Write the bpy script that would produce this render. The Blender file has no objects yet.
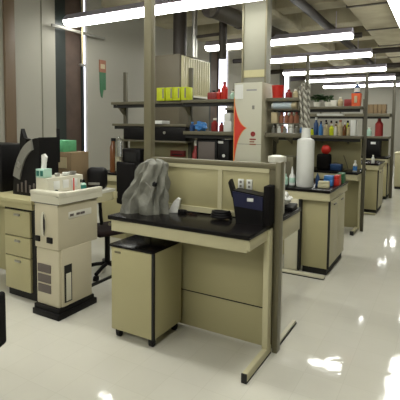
import bpy, bmesh, math, random
from mathutils import Vector, Matrix
random.seed(7)
S = bpy.context.scene
COL = S.collection

# ------------------------------------------------------------------ materials
def mat(name, col, rough=.5, metal=0., bump=0., bscale=40., var=0., vscale=6., trans=0., emit=None, estr=0., coat=0., spec=.5, ior=1.45):
    m = bpy.data.materials.new(name); m.use_nodes = True
    nt = m.node_tree; b = nt.nodes['Principled BSDF']
    b.inputs['Base Color'].default_value = (*col, 1)
    b.inputs['Roughness'].default_value = rough
    b.inputs['Metallic'].default_value = metal
    b.inputs['IOR'].default_value = ior
    b.inputs['Specular IOR Level'].default_value = spec
    if trans: b.inputs['Transmission Weight'].default_value = trans
    if coat: b.inputs['Coat Weight'].default_value = coat
    if emit:
        b.inputs['Emission Color'].default_value = (*emit, 1); b.inputs['Emission Strength'].default_value = estr
    tc = None
    if var or bump:
        tc = nt.nodes.new('ShaderNodeTexCoord')
    if var:
        n = nt.nodes.new('ShaderNodeTexNoise'); n.inputs['Scale'].default_value = vscale; n.inputs['Detail'].default_value = 5
        nt.links.new(tc.outputs['Object'], n.inputs['Vector'])
        mx = nt.nodes.new('ShaderNodeMix'); mx.data_type = 'RGBA'
        mx.inputs['A'].default_value = (*[c*(1-var) for c in col], 1); mx.inputs['B'].default_value = (*[min(1, c*(1+var)) for c in col], 1)
        nt.links.new(n.outputs['Fac'], mx.inputs['Factor']); nt.links.new(mx.outputs['Result'], b.inputs['Base Color'])
    if bump:
        n = nt.nodes.new('ShaderNodeTexNoise'); n.inputs['Scale'].default_value = bscale; n.inputs['Detail'].default_value = 4
        nt.links.new(tc.outputs['Object'], n.inputs['Vector'])
        bp = nt.nodes.new('ShaderNodeBump'); bp.inputs['Strength'].default_value = bump; bp.inputs['Distance'].default_value = .02
        nt.links.new(n.outputs['Fac'], bp.inputs['Height']); nt.links.new(bp.outputs['Normal'], b.inputs['Normal'])
    return m

M = {}
M['cream'] = mat('cream laminate', (.405, .37, .205), .45, var=.04, vscale=3)
M['cream_light'] = mat('cream painted steel', (.52, .485, .31), .4, var=.03)
M['olive'] = mat('olive grey steel', (.155, .14, .085), .4, metal=.15)
M['shelf'] = mat('dull shelf steel', (.12, .108, .07), .5, var=.1)
M['black_top'] = mat('black epoxy worktop', (.007, .006, .006), .25, spec=.16)
M['gap'] = mat('black toe kick rubber', (.008, .008, .007), .6)
M['black'] = mat('black plastic', (.005, .0045, .005), .45, spec=.25)
M['black_soft'] = mat('black fabric', (.007, .006, .006), .9, bump=.2, bscale=150, spec=.2)
M['maroon'] = mat('dark maroon upholstery', (.014, .006, .006), .8, spec=.3)
M['white'] = mat('white enamel', (.66, .65, .57), .35)
M['white_cool'] = mat('cool white plastic', (.7, .71, .68), .35)
M['cryo'] = mat('cream enamel', (.52, .475, .345), .4, var=.02)
M['cryo_top'] = mat('off white enamel', (.62, .60, .49), .35)
M['grey_slat'] = mat('grey brown vent grille', (.12, .10, .09), .6)
M['steel'] = mat('brushed steel', (.42, .41, .38), .32, metal=.8)
M['zinc'] = mat('galvanised duct metal', (.06, .05, .036), .65, metal=.1, var=.25, vscale=4)
M['duct_dark'] = mat('dark brown pipework', (.022, .016, .011), .6, metal=0, var=.3, vscale=5)
M['concrete'] = mat('board marked concrete', (.38, .345, .24), .85, var=.4, vscale=2.6, bump=.25, bscale=9)
M['wall'] = mat('painted wall', (.31, .30, .255), .75, var=.03, vscale=2)
M['column'] = mat('painted concrete', (.205, .20, .155), .6, var=.05, vscale=4)
M['brown_trim'] = mat('brown trim', (.13, .09, .055), .5)
M['win_frame'] = mat('dark green grey frame', (.018, .024, .022), .4)
M['blind'] = mat('dark brown blind', (.075, .05, .038), .5, var=.7, vscale=2.5)
M['day'] = mat('daylight pane', (.8, .8, .85), .3, emit=(.80, .82, 1), estr=1.5)
M['tube'] = mat('lit diffuser', (.9, .9, .9), .4, emit=(1, 1, .93), estr=11.)
M['fixture'] = mat('grey lamp housing', (.42, .39, .48), .5)
M['cover'] = mat('grey vinyl dust cover', (.20, .20, .17), .55, var=.35, vscale=16, bump=.5, bscale=24)
M['tissue'] = mat('white tissue', (.78, .78, .75), .9, bump=.5, bscale=40)
M['tissue_box'] = mat('mint green card', (.42, .62, .52), .6)
M['teal'] = mat('dark teal print', (.02, .16, .13), .5)
M['green_box'] = mat('green printed card', (.10, .36, .17), .6, var=.35, vscale=25)
M['card'] = mat('brown cardboard', (.20, .14, .075), .8, var=.08)
M['navy'] = mat('navy blue plastic', (.007, .009, .045), .35)
M['yellow'] = mat('neon yellow card', (.50, .56, .015), .5, var=.2, vscale=30)
M['red'] = mat('red plastic', (.50, .02, .012), .4)
M['red_dark'] = mat('dark red plastic', (.23, .02, .018), .45)
M['orange'] = mat('orange red plastic', (.70, .10, .02), .4)
M['orange_line'] = mat('orange print', (.72, .30, .08), .5)
M['star_red'] = mat('red print', (.55, .035, .02), .5)
M['blue'] = mat('blue plastic', (.05, .20, .50), .4)
M['blue_dark'] = mat('dark blue plastic', (.02, .06, .17), .4)
M['blue_pale'] = mat('pale blue wrap', (.45, .53, .58), .45)
M['green'] = mat('green plastic', (.02, .12, .045), .45)
M['plant'] = mat('leaf green', (.035, .09, .02), .6, var=.4, vscale=20)
M['brown_glass'] = mat('amber glass', (.14, .05, .015), .15, spec=.7)
M['rust'] = mat('rust brown card', (.26, .10, .055), .6)
M['beige'] = mat('beige plastic', (.45, .38, .23), .5)
M['glass'] = mat('clear glass', (.9, .93, .9), .05, trans=.92)
M['dark_gap'] = mat('dark opening', (.01, .01, .009), .8)
M['grey'] = mat('mid grey plastic', (.20, .195, .17), .5)
M['side_shaded'] = mat('shaded beige side enamel', (.44, .41, .29), .45)  # duller than the front: side shading put into the colour
M['face_cream'] = mat('ivory enamel', (.52, .51, .41), .4)
M['shelf_post'] = mat('dark shelf upright', (.085, .077, .05), .5)
M['hood_brown'] = mat('brown grey fume hood panel', (.085, .072, .046), .6)
M['leg_lit'] = mat('lit pale leg enamel', (.60, .575, .44), .4)  # extra pale: light from the aisle lamps put into the colour
M['print_grey'] = mat('grey print', (.30, .30, .30), .6)

def tube_stripes():
    m = mat('striped tube', (.5, .5, .45), .4); nt = m.node_tree; b = nt.nodes['Principled BSDF']
    tc = nt.nodes.new('ShaderNodeTexCoord'); w = nt.nodes.new('ShaderNodeTexWave')
    w.bands_direction = 'DIAGONAL'; w.inputs['Scale'].default_value = 9
    nt.links.new(tc.outputs['Object'], w.inputs['Vector'])
    cr = nt.nodes.new('ShaderNodeValToRGB'); cr.color_ramp.elements[0].position = .42; cr.color_ramp.elements[1].position = .55
    cr.color_ramp.elements[0].color = (.16, .15, .12, 1); cr.color_ramp.elements[1].color = (.46, .45, .39, 1)
    nt.links.new(w.outputs['Fac'], cr.inputs['Fac']); nt.links.new(cr.outputs['Color'], b.inputs['Base Color'])
    return m
M['stripe'] = tube_stripes()

def floor_mat():
    m = mat('waxed vinyl tile', (.6, .57, .46), .12); nt = m.node_tree; b = nt.nodes['Principled BSDF']
    tc = nt.nodes.new('ShaderNodeTexCoord')
    br = nt.nodes.new('ShaderNodeTexBrick'); br.offset = 0
    br.inputs['Scale'].default_value = 1; br.inputs['Brick Width'].default_value = .24; br.inputs['Row Height'].default_value = .24
    br.inputs['Mortar Size'].default_value = .0018; br.inputs['Mortar Smooth'].default_value = .3
    br.inputs['Color1'].default_value = (.62, .605, .53, 1); br.inputs['Color2'].default_value = (.645, .63, .555, 1); br.inputs['Mortar'].default_value = (.575, .56, .485, 1)
    nt.links.new(tc.outputs['Object'], br.inputs['Vector'])
    n = nt.nodes.new('ShaderNodeTexNoise'); n.inputs['Scale'].default_value = 1.6; n.inputs['Detail'].default_value = 6
    nt.links.new(tc.outputs['Object'], n.inputs['Vector'])
    mx = nt.nodes.new('ShaderNodeMix'); mx.data_type = 'RGBA'; mx.blend_type = 'MULTIPLY'; mx.inputs['Factor'].default_value = .35
    nt.links.new(br.outputs['Color'], mx.inputs['A'])
    cr = nt.nodes.new('ShaderNodeValToRGB'); cr.color_ramp.elements[0].color = (.72, .72, .70, 1); cr.color_ramp.elements[0].position = .3; cr.color_ramp.elements[1].position = .75
    nt.links.new(n.outputs['Fac'], cr.inputs['Fac']); nt.links.new(cr.outputs['Color'], mx.inputs['B'])
    nt.links.new(mx.outputs['Result'], b.inputs['Base Color'])
    mr = nt.nodes.new('ShaderNodeMapRange'); mr.inputs['To Min'].default_value = .02; mr.inputs['To Max'].default_value = .10
    n2 = nt.nodes.new('ShaderNodeTexNoise'); n2.inputs['Scale'].default_value = 3.2; n2.inputs['Detail'].default_value = 4
    nt.links.new(tc.outputs['Object'], n2.inputs['Vector']); nt.links.new(n2.outputs['Fac'], mr.inputs['Value']); nt.links.new(mr.outputs['Result'], b.inputs['Roughness'])
    n3 = nt.nodes.new('ShaderNodeTexNoise'); n3.inputs['Scale'].default_value = 7; n3.inputs['Detail'].default_value = 2
    nt.links.new(tc.outputs['Object'], n3.inputs['Vector'])
    bp = nt.nodes.new('ShaderNodeBump'); bp.inputs['Strength'].default_value = .06; bp.inputs['Distance'].default_value = .02
    nt.links.new(n3.outputs['Fac'], bp.inputs['Height']); nt.links.new(bp.outputs['Normal'], b.inputs['Normal'])
    return m
M['floor'] = floor_mat()

# ------------------------------------------------------------------ mesh builder
class MB:
    def __init__(s): s.bm = bmesh.new()
    def box(s, x0, x1, y0, y1, z0, z1, bev=0., seg=2):
        r = bmesh.ops.create_cube(s.bm, size=1); vs = r['verts']
        for v in vs:
            v.co = Vector((x0+(v.co.x+.5)*(x1-x0), y0+(v.co.y+.5)*(y1-y0), z0+(v.co.z+.5)*(z1-z0)))
        if bev:
            es = list({e for v in vs for e in v.link_edges})
            bmesh.ops.bevel(s.bm, geom=es, offset=min(bev, .45*min(abs(x1-x0), abs(y1-y0), abs(z1-z0))), segments=seg, affect='EDGES', profile=.5)
        return s
    def cyl(s, p0, p1, r0, r1=None, n=20):
        p0, p1 = Vector(p0), Vector(p1); r1 = r0 if r1 is None else r1
        d = p1-p0; q = d.to_track_quat('Z', 'Y')
        mtx = Matrix.Translation((p0+p1)/2) @ q.to_matrix().to_4x4()
        bmesh.ops.create_cone(s.bm, cap_ends=True, segments=n, radius1=max(r0, 1e-4), radius2=max(r1, 1e-4), depth=d.length, matrix=mtx)
        return s
    def lathe(s, prof, c=(0, 0), n=24):
        rings = []
        for r, z in prof:
            rings.append([s.bm.verts.new((c[0]+max(r, 1e-4)*math.cos(2*math.pi*k/n), c[1]+max(r, 1e-4)*math.sin(2*math.pi*k/n), z)) for k in range(n)])
        for a, b in zip(rings, rings[1:]):
            for k in range(n): s.bm.faces.new((a[k], a[(k+1) % n], b[(k+1) % n], b[k]))
        s.bm.faces.new(rings[0][::-1]); s.bm.faces.new(rings[-1])
        return s
    def prism(s, pts, a0, a1, axis='y'):
        # pts in the plane across the axis: y -> (x,z); x -> (y,z); z -> (x,y)
        def P(p, a): return (p[0], a, p[1]) if axis == 'y' else (a, p[0], p[1]) if axis == 'x' else (p[0], p[1], a)
        A = [s.bm.verts.new(P(p, a0)) for p in pts]; B = [s.bm.verts.new(P(p, a1)) for p in pts]
        n = len(pts)
        s.bm.faces.new(A); s.bm.faces.new(B[::-1])
        for k in range(n): s.bm.faces.new((A[k], B[k], B[(k+1) % n], A[(k+1) % n]))
        return s
    def tube(s, pts, r, n=8):
        pts = [Vector(p) for p in pts]; rings = []
        for i, p in enumerate(pts):
            d = (pts[min(i+1, len(pts)-1)]-pts[max(i-1, 0)]).normalized()
            u = d.cross(Vector((0, 0, 1)));
            if u.length < 1e-3: u = Vector((1, 0, 0))
            u.normalize(); w = u.cross(d)
            rings.append([s.bm.verts.new(p+r*(math.cos(2*math.pi*k/n)*u+math.sin(2*math.pi*k/n)*w)) for k in range(n)])
        for a, b in zip(rings, rings[1:]):
            for k in range(n): s.bm.faces.new((a[k], a[(k+1) % n], b[(k+1) % n], b[k]))
        s.bm.faces.new(rings[0][::-1]); s.bm.faces.new(rings[-1])
        return s
    def blob(s, c, rx, ry, rz, amp=.15, sub=3, seed=0):
        r = bmesh.ops.create_icosphere(s.bm, subdivisions=sub, radius=1)
        rnd = random.Random(seed); ph = [rnd.uniform(0, 6) for _ in range(6)]
        for v in r['verts']:
            x, y, z = v.co
            k = 1+amp*(math.sin(5*x+ph[0])*math.sin(4*y+ph[1])+.6*math.sin(9*z+ph[2]+3*x)+.4*math.sin(13*y+ph[3]))
            v.co = Vector((c[0]+rx*x*k, c[1]+ry*y*k, c[2]+rz*z*k))
        return s
    def build(s, name, m, parent=None, loc=None, rotz=0):
        bmesh.ops.recalc_face_normals(s.bm, faces=s.bm.faces[:])
        me = bpy.data.meshes.new(name); s.bm.to_mesh(me); s.bm.free()
        me.materials.append(M[m] if isinstance(m, str) else m)
        for p in me.polygons: p.use_smooth = True
        me.set_sharp_from_angle(angle=math.radians(32))
        o = bpy.data.objects.new(name, me); COL.objects.link(o)
        if parent: o.parent = parent
        if loc: o.location = loc
        o.rotation_euler.z = rotz
        return o

def tag(o, label, cat, group=None):
    o['label'] = label; o['category'] = cat
    if group: o['group'] = group
    return o
def thing(name, label, cat, loc=(0, 0, 0), rotz=0., group=None):
    o = bpy.data.objects.new(name, None); COL.objects.link(o); o.empty_display_size = .1
    o.location = loc; o.rotation_euler.z = rotz
    return tag(o, label, cat, group)
def struct(name, mb, m, parent=None):
    o = mb.build(name, m, parent)
    if not parent: o['kind'] = 'structure'
    return o
def copy_tree(root, loc, label, rotz=None, group=None):
    r = root.copy(); COL.objects.link(r); r.location = loc; r['label'] = label
    if rotz is not None: r.rotation_euler.z = rotz
    if group: r['group'] = group
    for ch in list(root.children):
        c = ch.copy(); COL.objects.link(c); c.parent = r
        for g in list(ch.children):
            d = g.copy(); COL.objects.link(d); d.parent = c
    return r
def box1(name, m, w, d, h, loc, label, cat, group=None, bev=.004, rotz=0):
    return tag(MB().box(-w/2, w/2, -d/2, d/2, 0, h, bev).build(name, m, None, loc, rotz), label, cat, group)

# ------------------------------------------------------------------ the room
XL, XR, YB, YF, ZC = -5.95, 3.0, -6.0, 21.5, 4.25
struct('floor', MB().box(XL-.2, XR+.2, YB-.2, YF+.2, -.1, 0), 'floor')
struct('ceiling', MB().box(XL-.2, XR+.2, YB-.2, YF+.2, ZC, ZC+.2), 'concrete')
# left wall is built round three window openings
WINS = [(5.30, 6.06, .80), (10.9, 12.15, .80), (16.9, 18.2, .80)]
wl = MB(); y = YB-.2
for (a, b, z0) in WINS:
    wl.box(XL-.2, XL, y, a, 0, ZC); wl.box(XL-.2, XL, a, b, 0, z0); y = b
wl.box(XL-.2, XL, y, YF+.2, 0, ZC)
struct('wall_left', wl, 'wall')
struct('wall_right', MB().box(XR, XR+.2, YB, YF, 0, ZC), 'wall')
struct('wall_far', MB().box(XL, XR, YF, YF+.2, 0, ZC), 'wall')
struct('wall_near', MB().box(XL, XR, YB-.2, YB, 0, ZC), 'wall')
for i, (a, b, z0) in enumerate(WINS):
    L = b-a; fa, fb, fc = ((.33, .86, .93) if i == 0 else (.12, .50, .53))
    f = struct(f'window_{i+1}', MB().box(XL-.19, XL-.02, a, a+fa*L, z0, ZC).box(XL-.19, XL-.02, a+fa*L, b-.001, z0, z0+.07), 'win_frame')
    MB().box(XL-.10, XL-.06, a+fa*L, a+fb*L, z0+.07, ZC-.01).build('blind', 'blind', f)
    MB().box(XL-.10, XL-.03, a+fb*L, a+fc*L, z0+.07, ZC-.01).build('mullion', 'win_frame', f)
    MB().box(XL-.06, XL-.05, a+fc*L, b-.001, z0+.07, ZC-.01).build('glass_pane', 'day', f)
struct('trim_1', MB().box(XL+.001, XL+.05, 4.28, 4.46, 0, ZC, .004), 'brown_trim')
struct('trim_2', MB().box(XL+.001, XL+.012, 5.0, 5.015, 0, ZC), 'column')
struct('baseboard_left', MB().box(XL+.001, XL+.015, YB, 4.27, 0, .1, .003), 'gap')
# ceiling joists and girders
for k in range(12):
    yy = 1.2+k*1.75
    struct(f'trim_{k+3}', MB().box(XL, XR, yy, yy+.5, ZC-.38, ZC+.01, .02), 'concrete')
for k, xx in enumerate((-3.3, .35)):
    struct(f'trim_{k+15}', MB().box(xx-.3, xx+.3, YB, YF, ZC-.50, ZC+.02, .02), 'concrete')
# concrete column between the rows
cl = struct('trim_20', MB().box(-2.70, -2.345, 6.02, 6.25, 0, ZC, .008), 'column')
MB().box(-2.72, -2.695, 6.0, 6.02, 0, ZC).box(-2.35, -2.325, 6.0, 6.02, 0, ZC).build('corner_guard', 'olive', cl)
MB().box(-2.69, -2.355, 6.015, 6.03, 2.30, 2.41).build('patch', 'cream', cl)

# ------------------------------------------------------------------ lamps
def fixture(length):
    t = thing('pendant_light', '', 'ceiling light', group='suspended fluorescent lights')
    L = length/2
    MB().prism([(-.05, .20), (.05, .20), (.15, .10), (.15, .085), (-.15, .085), (-.15, .10)], -L, L, 'x').build('housing', 'fixture', t)
    MB().prism([(-.145, .083), (.145, .083), (.12, .02), (.06, 0), (-.06, 0), (-.12, .02)], -L+.01, L-.01, 'x').build('diffuser', 'tube', t)
    for sx in (-.8, .8):
        MB().cyl((sx*L, 0, .20), (sx*L, 0, .55), .008, n=8).build('hanger', 'fixture', t)
    return t
f0 = fixture(3.2); f0.location = (-3.23, 8.75, 3.28); f0['label'] = 'suspended fluorescent light passing behind the concrete column'
names = {11.2: 'suspended light next beyond the one that crosses the column', 14.15: 'third suspended light in the receding row, counting from the column',
         16.8: 'fourth suspended light in the receding row, counting from the column', 19.6: 'farthest suspended light at the end of the receding row'}
for yy, lb in names.items(): copy_tree(f0, (-3.23, yy, 3.28), lb)
f1 = fixture(4.2); f1.location = (-3.73, 5.5, 3.28); f1['label'] = 'long bright light at the upper left, in front of the window'
for yy in (2.3, -1.6, -3.6): copy_tree(f1, (-3.73, yy, 3.28), 'unseen suspended light added above and behind the camera for front fill', group='lights behind the camera')  # unseen fixtures added to brighten the cabinet fronts
fa = fixture(3.6); fa.location = (-.64, 7.9, 3.28); fa.rotation_euler.z = math.pi/2; fa['label'] = 'bright light running along the aisle at the upper right corner'
for (xx, yy) in ((-.64, 2.6), (-.64, -2.4)): copy_tree(fa, (xx, yy, 3.28), 'unseen suspended light added over the near aisle for front fill', group='lights behind the camera')  # two more added out of view, placed as front fill
copy_tree(fa, (-.66, 13.5, 3.28), 'aisle light farther down the walkway', group='lights behind the camera')

# rod carrying the near light, and drop in front of the window
tag(MB().box(-5.88, -5.84, 5.15, 6.45, 3.22, 3.27, .004).build('support_rail', 'grey'), 'grey metal rail under the long bright light, across the window', 'rail')
t = thing('drop_pole', 'thin pale vertical pole with a bracket in front of the dark window', 'pole', (-5.805, 5.80, 0))
MB().cyl((0, 0, 2.66), (0, 0, ZC), .017, n=10).build('rod', 'beige', t)
MB().box(-.03, .03, -.07, .07, 2.63, 2.67, .005).build('bracket', 'steel', t)

# ------------------------------------------------------------------ ducts
t = thing('exhaust_duct', 'dark brown exhaust pipes rising from the wall cabinet', 'duct', (-4.25, 7.1, 0))
MB().cyl((-.28, 0, 2.88), (-.28, 0, 3.86), .13).build('riser', 'duct_dark', t)
MB().cyl((.02, .05, 2.87), (.02, .05, 3.86), .05).build('riser', 'steel', t)
MB().cyl((.55, .2, 2.83), (.55, .2, 3.86), .075).build('riser', 'duct_dark', t)
MB().cyl((.02, .05, 3.25), (.55, .2, 3.30), .03).build('crossover', 'duct_dark', t)
t = thing('ceiling_duct', 'brown duct slanting under the ceiling left of the column', 'duct', (-3.4, 8, 3.9))
MB().cyl((-.1, -1.6, -.36), (.15, 1.5, -.36), .15).build('duct', 'zinc', t)
for k in range(4): MB().cyl((-.1+.08*k, -1.6+k, -.36), (-.1+.08*k+.006, -1.6+k+.08, -.36), .165).build('flange', 'duct_dark', t)
tag(MB().cyl((-4.9, 10.2, 3.62), (-1.7, 10.2, 3.62), .06).build('ceiling_pipe', 'duct_dark'), 'dark pipe crossing under the ceiling beside the column', 'pipe')
t = thing('box_duct', 'wide rectangular sheet metal duct under the ceiling right of the column', 'duct', (0, 0, 0))
MB().box(-1.6, -.95, 7.0, 20.5, 3.70, 3.865, .01).build('duct', 'concrete', t)
for k in range(6): MB().box(-1.62, -.93, 8+k*2.1, 8.06+k*2.1, 3.68, 3.868).build('flange', 'zinc', t)
for k, (xa, xb, yy, rr) in enumerate(((-5.9, 2.9, 12.4, .07), (-5.9, 2.9, 15.5, .08), (-5.9, 2.9, 18.2, .09))):
    tag(MB().cyl((xa, yy, 3.60), (xb, yy, 3.60), rr).build('ceiling_pipe', 'duct_dark'), ('nearest', 'middle', 'farthest')[k]+' of three dark pipes crossing the ceiling behind the receding lights', 'pipe', 'dark pipes across the ceiling')
t = thing('cable_tray', 'dark cable tray hung under the ceiling along the aisle', 'cable tray', (0, 0, 0))
MB().box(.0, .3, 5, 21, 3.52, 3.54).box(.0, .015, 5, 21, 3.54, 3.60).box(.285, .3, 5, 21, 3.54, 3.60).build('tray', 'duct_dark', t)
for k in range(6): MB().box(.14, .16, 6+2.4*k, 6.02+2.4*k, 3.54, 3.9).build('hanger', 'duct_dark', t)
tag(MB().cyl((-2.35, 6.3, 3.78), (-2.35, 21.3, 3.78), .085).build('sprinkler_pipe', 'duct_dark'), 'thin dark pipe running along the ceiling above the aisle edge', 'pipe')

# ------------------------------------------------------------------ benches
TOP = .915
def slab(mb, x0, x1, y0, y1): return mb.box(x0, x1, y0, y1, TOP-.03, TOP, .006)

# --- the nearest workbench
b = thing('workbench', 'nearest cream laboratory workbench with black top, divider and tall post', 'workbench', (-1.55, 2.79, 0))
def bp(name, mb, m, par=b):
    for v in mb.bm.verts: v.co -= Vector((-1.55, 2.79, 0))
    return mb.build(name, m, par)
bp('worktop', slab(MB(), -2.12, -.995, 2.35, 2.765), 'black_top')
bp('rear_worktop', slab(MB(), -2.12, -.995, 2.83, 3.42), 'black_top')
bp('apron', MB().box(-2.10, -1.02, 2.37, 2.395, .80, .885, .003).box(-1.022, -.998, 2.37, 2.75, .815, .885, .003), 'cream_light')
bp('rear_apron', MB().box(-1.018, -.998, 2.83, 3.40, .74, .885, .003).box(-2.10, -1.02, 3.375, 3.40, .80, .885, .003), 'cream_light')
pn = bp('modesty_panel', MB().box(-2.03, -1.035, 2.775, 2.805, .30, .90, .002).box(-2.03, -1.035, 2.775, 2.805, .02, .29, .002), 'cream')
bp('panel_seam', MB().box(-2.03, -1.035, 2.780, 2.800, .288, .303), 'gap', pn)
bp('divider_panel', MB().box(-2.03, -1.42, 2.775, 2.805, .925, 1.285, .003).box(-1.405, -1.035, 2.775, 2.805, .925, 1.285, .003), 'cream')
bp('divider_rail', MB().box(-2.04, -.985, 2.765, 2.815, 1.285, 1.322, .004).box(-1.035, -.985, 2.775, 2.805, .02, 1.285), 'olive')
bp('divider_trim', MB().box(-2.03, -1.035, 2.767, 2.775, 1.255, 1.285).box(-1.43, -1.395, 2.767, 2.775, .925, 1.255).box(-2.03, -1.035, 2.762, 2.775, .925, .965), 'cream_light')
bp('service_post', MB().box(-2.10, -2.03, 2.76, 2.82, 0, ZC-.02, .006), 'olive')
bp('post', MB().box(-.985, -.947, 2.755, 2.825, 0, 1.335, .006), 'olive')
lg = bp('leg', MB().box(-1.025, -.985, 2.665, 2.735, .05, .885, .004), 'cream_light')
bp('foot', MB().box(-1.02, -.985, 2.33, 2.75, .012, .065, .006), 'cream_light', lg)
bp('foot_pad', MB().box(-1.018, -.987, 2.335, 2.75, 0, .012), 'gap', lg)
bp('foot_cap', MB().box(-1.022, -.986, 2.322, 2.332, .004, .062), 'gap', lg)
r = bp('rear_leg', MB().box(-1.0, -.965, 2.83, 2.885, .03, .80, .003).box(-1.0, -.97, 2.83, 3.27, .012, .03, .003), 'leg_lit')
bp('foot_pad', MB().box(-.998, -.966, 2.83, 3.275, 0, .012), 'gap', r)
bp('left_leg', MB().box(-2.10, -2.04, 2.45, 2.75, 0, .05, .004), 'cream_light')
bp('apron_hole', MB().cyl((-2.115, 2.366, .845), (-2.115, 2.372, .845), .012), 'olive')
for xx in (-1.245, -1.180):
    o = bp('outlet', MB().box(xx-.022, xx+.022, 2.765, 2.776, 1.13, 1.20, .003), 'white_cool')
    bp('socket', MB().box(xx-.008, xx+.008, 2.762, 2.766, 1.172, 1.188).box(xx-.008, xx+.008, 2.762, 2.766, 1.142, 1.158), 'grey', o)

# rolling pedestal under it
t = thing('pedestal_cabinet', 'cream rolling pedestal cabinet with dark top under the nearest workbench', 'cabinet', (-1.90, 2.55, 0))
MB().box(-.18, .187, -.17, .18, .065, .685, .004).build('body', 'cream', t)
d = MB().box(-.19, .172, -.192, -.172, .068, .682, .003).build('door', 'cream', t)
MB().box(-.155, -.10, -.198, -.192, .645, .660, .002).build('handle', 'olive', d)
MB().box(.172, .19, -.19, -.17, .066, .684).build('edge_strip', 'gap', t)
MB().box(-.215, .19, -.195, .21, .686, .702, .003).build('top', 'black_top', t)
for sx in (-.15, .15):
    for sy in (-.15, .14):
        c = MB().cyl((sx-.014, sy, .026), (sx+.014, sy, .026), .026, n=16).build('caster', 'black', t)
        MB().box(sx-.02, sx+.02, sy-.02, sy+.012, .03, .066).build('caster_fork', 'black', c)

# --- bench row on the left, with the drawers
t = thing('drawer_bench', 'cream bench on the left with a stack of three drawers', 'workbench', (-3.6, 2.8, 0))
def lp(name, mb, m, par=t):
    for v in mb.bm.verts: v.co -= Vector((-3.6, 2.8, 0))
    return mb.build(name, m, par)
lp('worktop', MB().box(-5.5, -3.05, 2.43, 2.84, TOP-.035, TOP, .004), 'cream')
lp('rear_worktop', MB().box(-5.5, -2.95, 2.85, 3.40, TOP-.03, TOP, .004), 'white')
lp('apron', MB().box(-5.48, -3.06, 2.445, 2.47, .83, .88), 'cream')
lp('rear_apron', MB().box(-2.98, -2.955, 2.87, 3.38, .80, .885).box(-5.4, -2.91, 3.36, 3.38, .82, .885), 'cream_light')
lp('carcass', MB().box(-3.47, -3.06, 2.48, 2.84, .07, .83), 'gap')
for z0, z1 in ((.578, .805), (.395, .568), (.085, .385)):
    d = lp('drawer', MB().box(-3.445, -3.105, 2.455, 2.48, z0, z1, .003), 'cream')
    lp('handle', MB().box(-3.30, -3.23, 2.44, 2.456, z1-.045, z1-.025, .003), 'steel', d)
lp('toe_kick', MB().box(-3.46, -3.06, 2.50, 2.82, 0, .07), 'gap')
lp('back_panel', MB().box(-5.4, -3.48, 2.80, 2.83, .05, .88), 'cream')
r = lp('leg', MB().box(-3.0, -2.955, 2.92, 2.99, .03, .82, .003), 'cream_light')
lp('foot', MB().box(-2.94, -2.91, 2.98, 3.34, 0, .022, .003), 'gap', r)
lp('end_bracket', MB().tube([(-2.945, 3.16, .80), (-2.94, 3.16, .72), (-2.945, 3.17, .66), (-2.94, 3.18, .58)], .018), 'black')

# --- far rows: B (with end cabinet), C, D, E
def row(name, label, x0, x1, yf, yb, cab=True, cw=.36, kick=True, panel_y=None):
    t = thing(name, label, 'workbench', ((x0+x1)/2, yf, 0))
    def q(nm, mb, m, par=t):
        for v in mb.bm.verts: v.co -= Vector(((x0+x1)/2, yf, 0))
        return mb.build(nm, m, par)
    q('worktop', slab(MB(), x0, x1, yf, yb), 'black_top')
    q('apron', MB().box(x0+.02, x1-.006, yf+.012, yf+.03, .80, .885, .002).box(x1-.03, x1-.006, yf+.03, yb-.02, .80, .885, .002), 'cream_light')
    if cab:
        c = q('end_cabinet', MB().box(x1-cw, x1-.02, yf+.06, yb-.12, .07, .80, .003), 'cream')
        q('toe_kick', MB().box(x1-cw+.01, x1-.03, yf+.08, yb-.14, 0, .07), 'gap', c)
        ym = (yf+yb)/2
        for a, bb in ((yf+.09, ym-.04), (ym-.03, yb-.15)):
            d = q('door', MB().box(x1-.02, x1-.006, a, bb, .09, .79, .002), 'cream_light')
            q('door_pull', MB().box(x1-.006, x1+.004, (a+bb)/2-.05, (a+bb)/2+.05, .735, .75, .002), 'grey', d)
        q('cabinet_edge', MB().box(x1-.026, x1-.005, yf+.058, yf+.075, .075, .80), 'gap', c)
    q('back_panel', MB().box(x0+.02, x1-(cw if cab else .04), (yf+yb)/2-.015, (yf+yb)/2+.015, .03, .88), 'cream')
    return t, q
tB, qB = row('workbench', 'second workbench row, holding the tall white jar and coloured boxes', -4.25, -1.0, 4.45, 5.42, cw=.30)
lg = qB('leg', MB().box(-1.47, -1.325, 4.44, 4.475, .03, .80, .003).box(-1.47, -1.02, 4.36, 4.43, .012, .03, .003), 'leg_lit')
qB('foot_pad', MB().box(-1.47, -1.02, 4.362, 4.42, 0, .012), 'gap', lg)
qB('cabinet_gap', MB().box(-1.325, -1.302, 4.45, 4.52, .03, .80), 'gap')
qB('base_cabinet', MB().box(-4.2, -3.75, 4.52, 4.93, .0, .80, .003), 'cream')
qB('backboard', MB().box(-4.2, -2.26, 5.17, 5.20, TOP, 1.33, .002), 'cream')
qB('backboard', MB().box(-1.84, -1.42, 5.20, 5.23, TOP, 1.40, .002), 'cream')
tC, qC = row('workbench', 'third workbench row, with an open knee space and a tall shelf post at its end', -3.7, -1.06, 6.42, 7.2, cab=False)
lg = qC('leg', MB().box(-1.09, -1.06, 6.70, 6.76, .03, .80, .003), 'cream_light')
qC('foot', MB().box(-1.14, -1.10, 6.44, 6.80, .012, .05, .003), 'cream_light', lg)
qC('foot_cap', MB().box(-1.145, -1.095, 6.42, 6.46, 0, .055), 'gap', lg)
qC('backboard', MB().box(-3.6, -1.12, 7.0, 7.03, TOP, 1.385, .002), 'cream')
tD, qD = row('workbench', 'fourth workbench row with a cream end cabinet, beyond the shelf post', -4.0, -1.0, 8.2, 9.1, cw=.4)
qD('foot_rail', MB().box(-1.45, -1.02, 8.10, 8.18, .01, .03, .003), 'cream_light')
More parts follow.
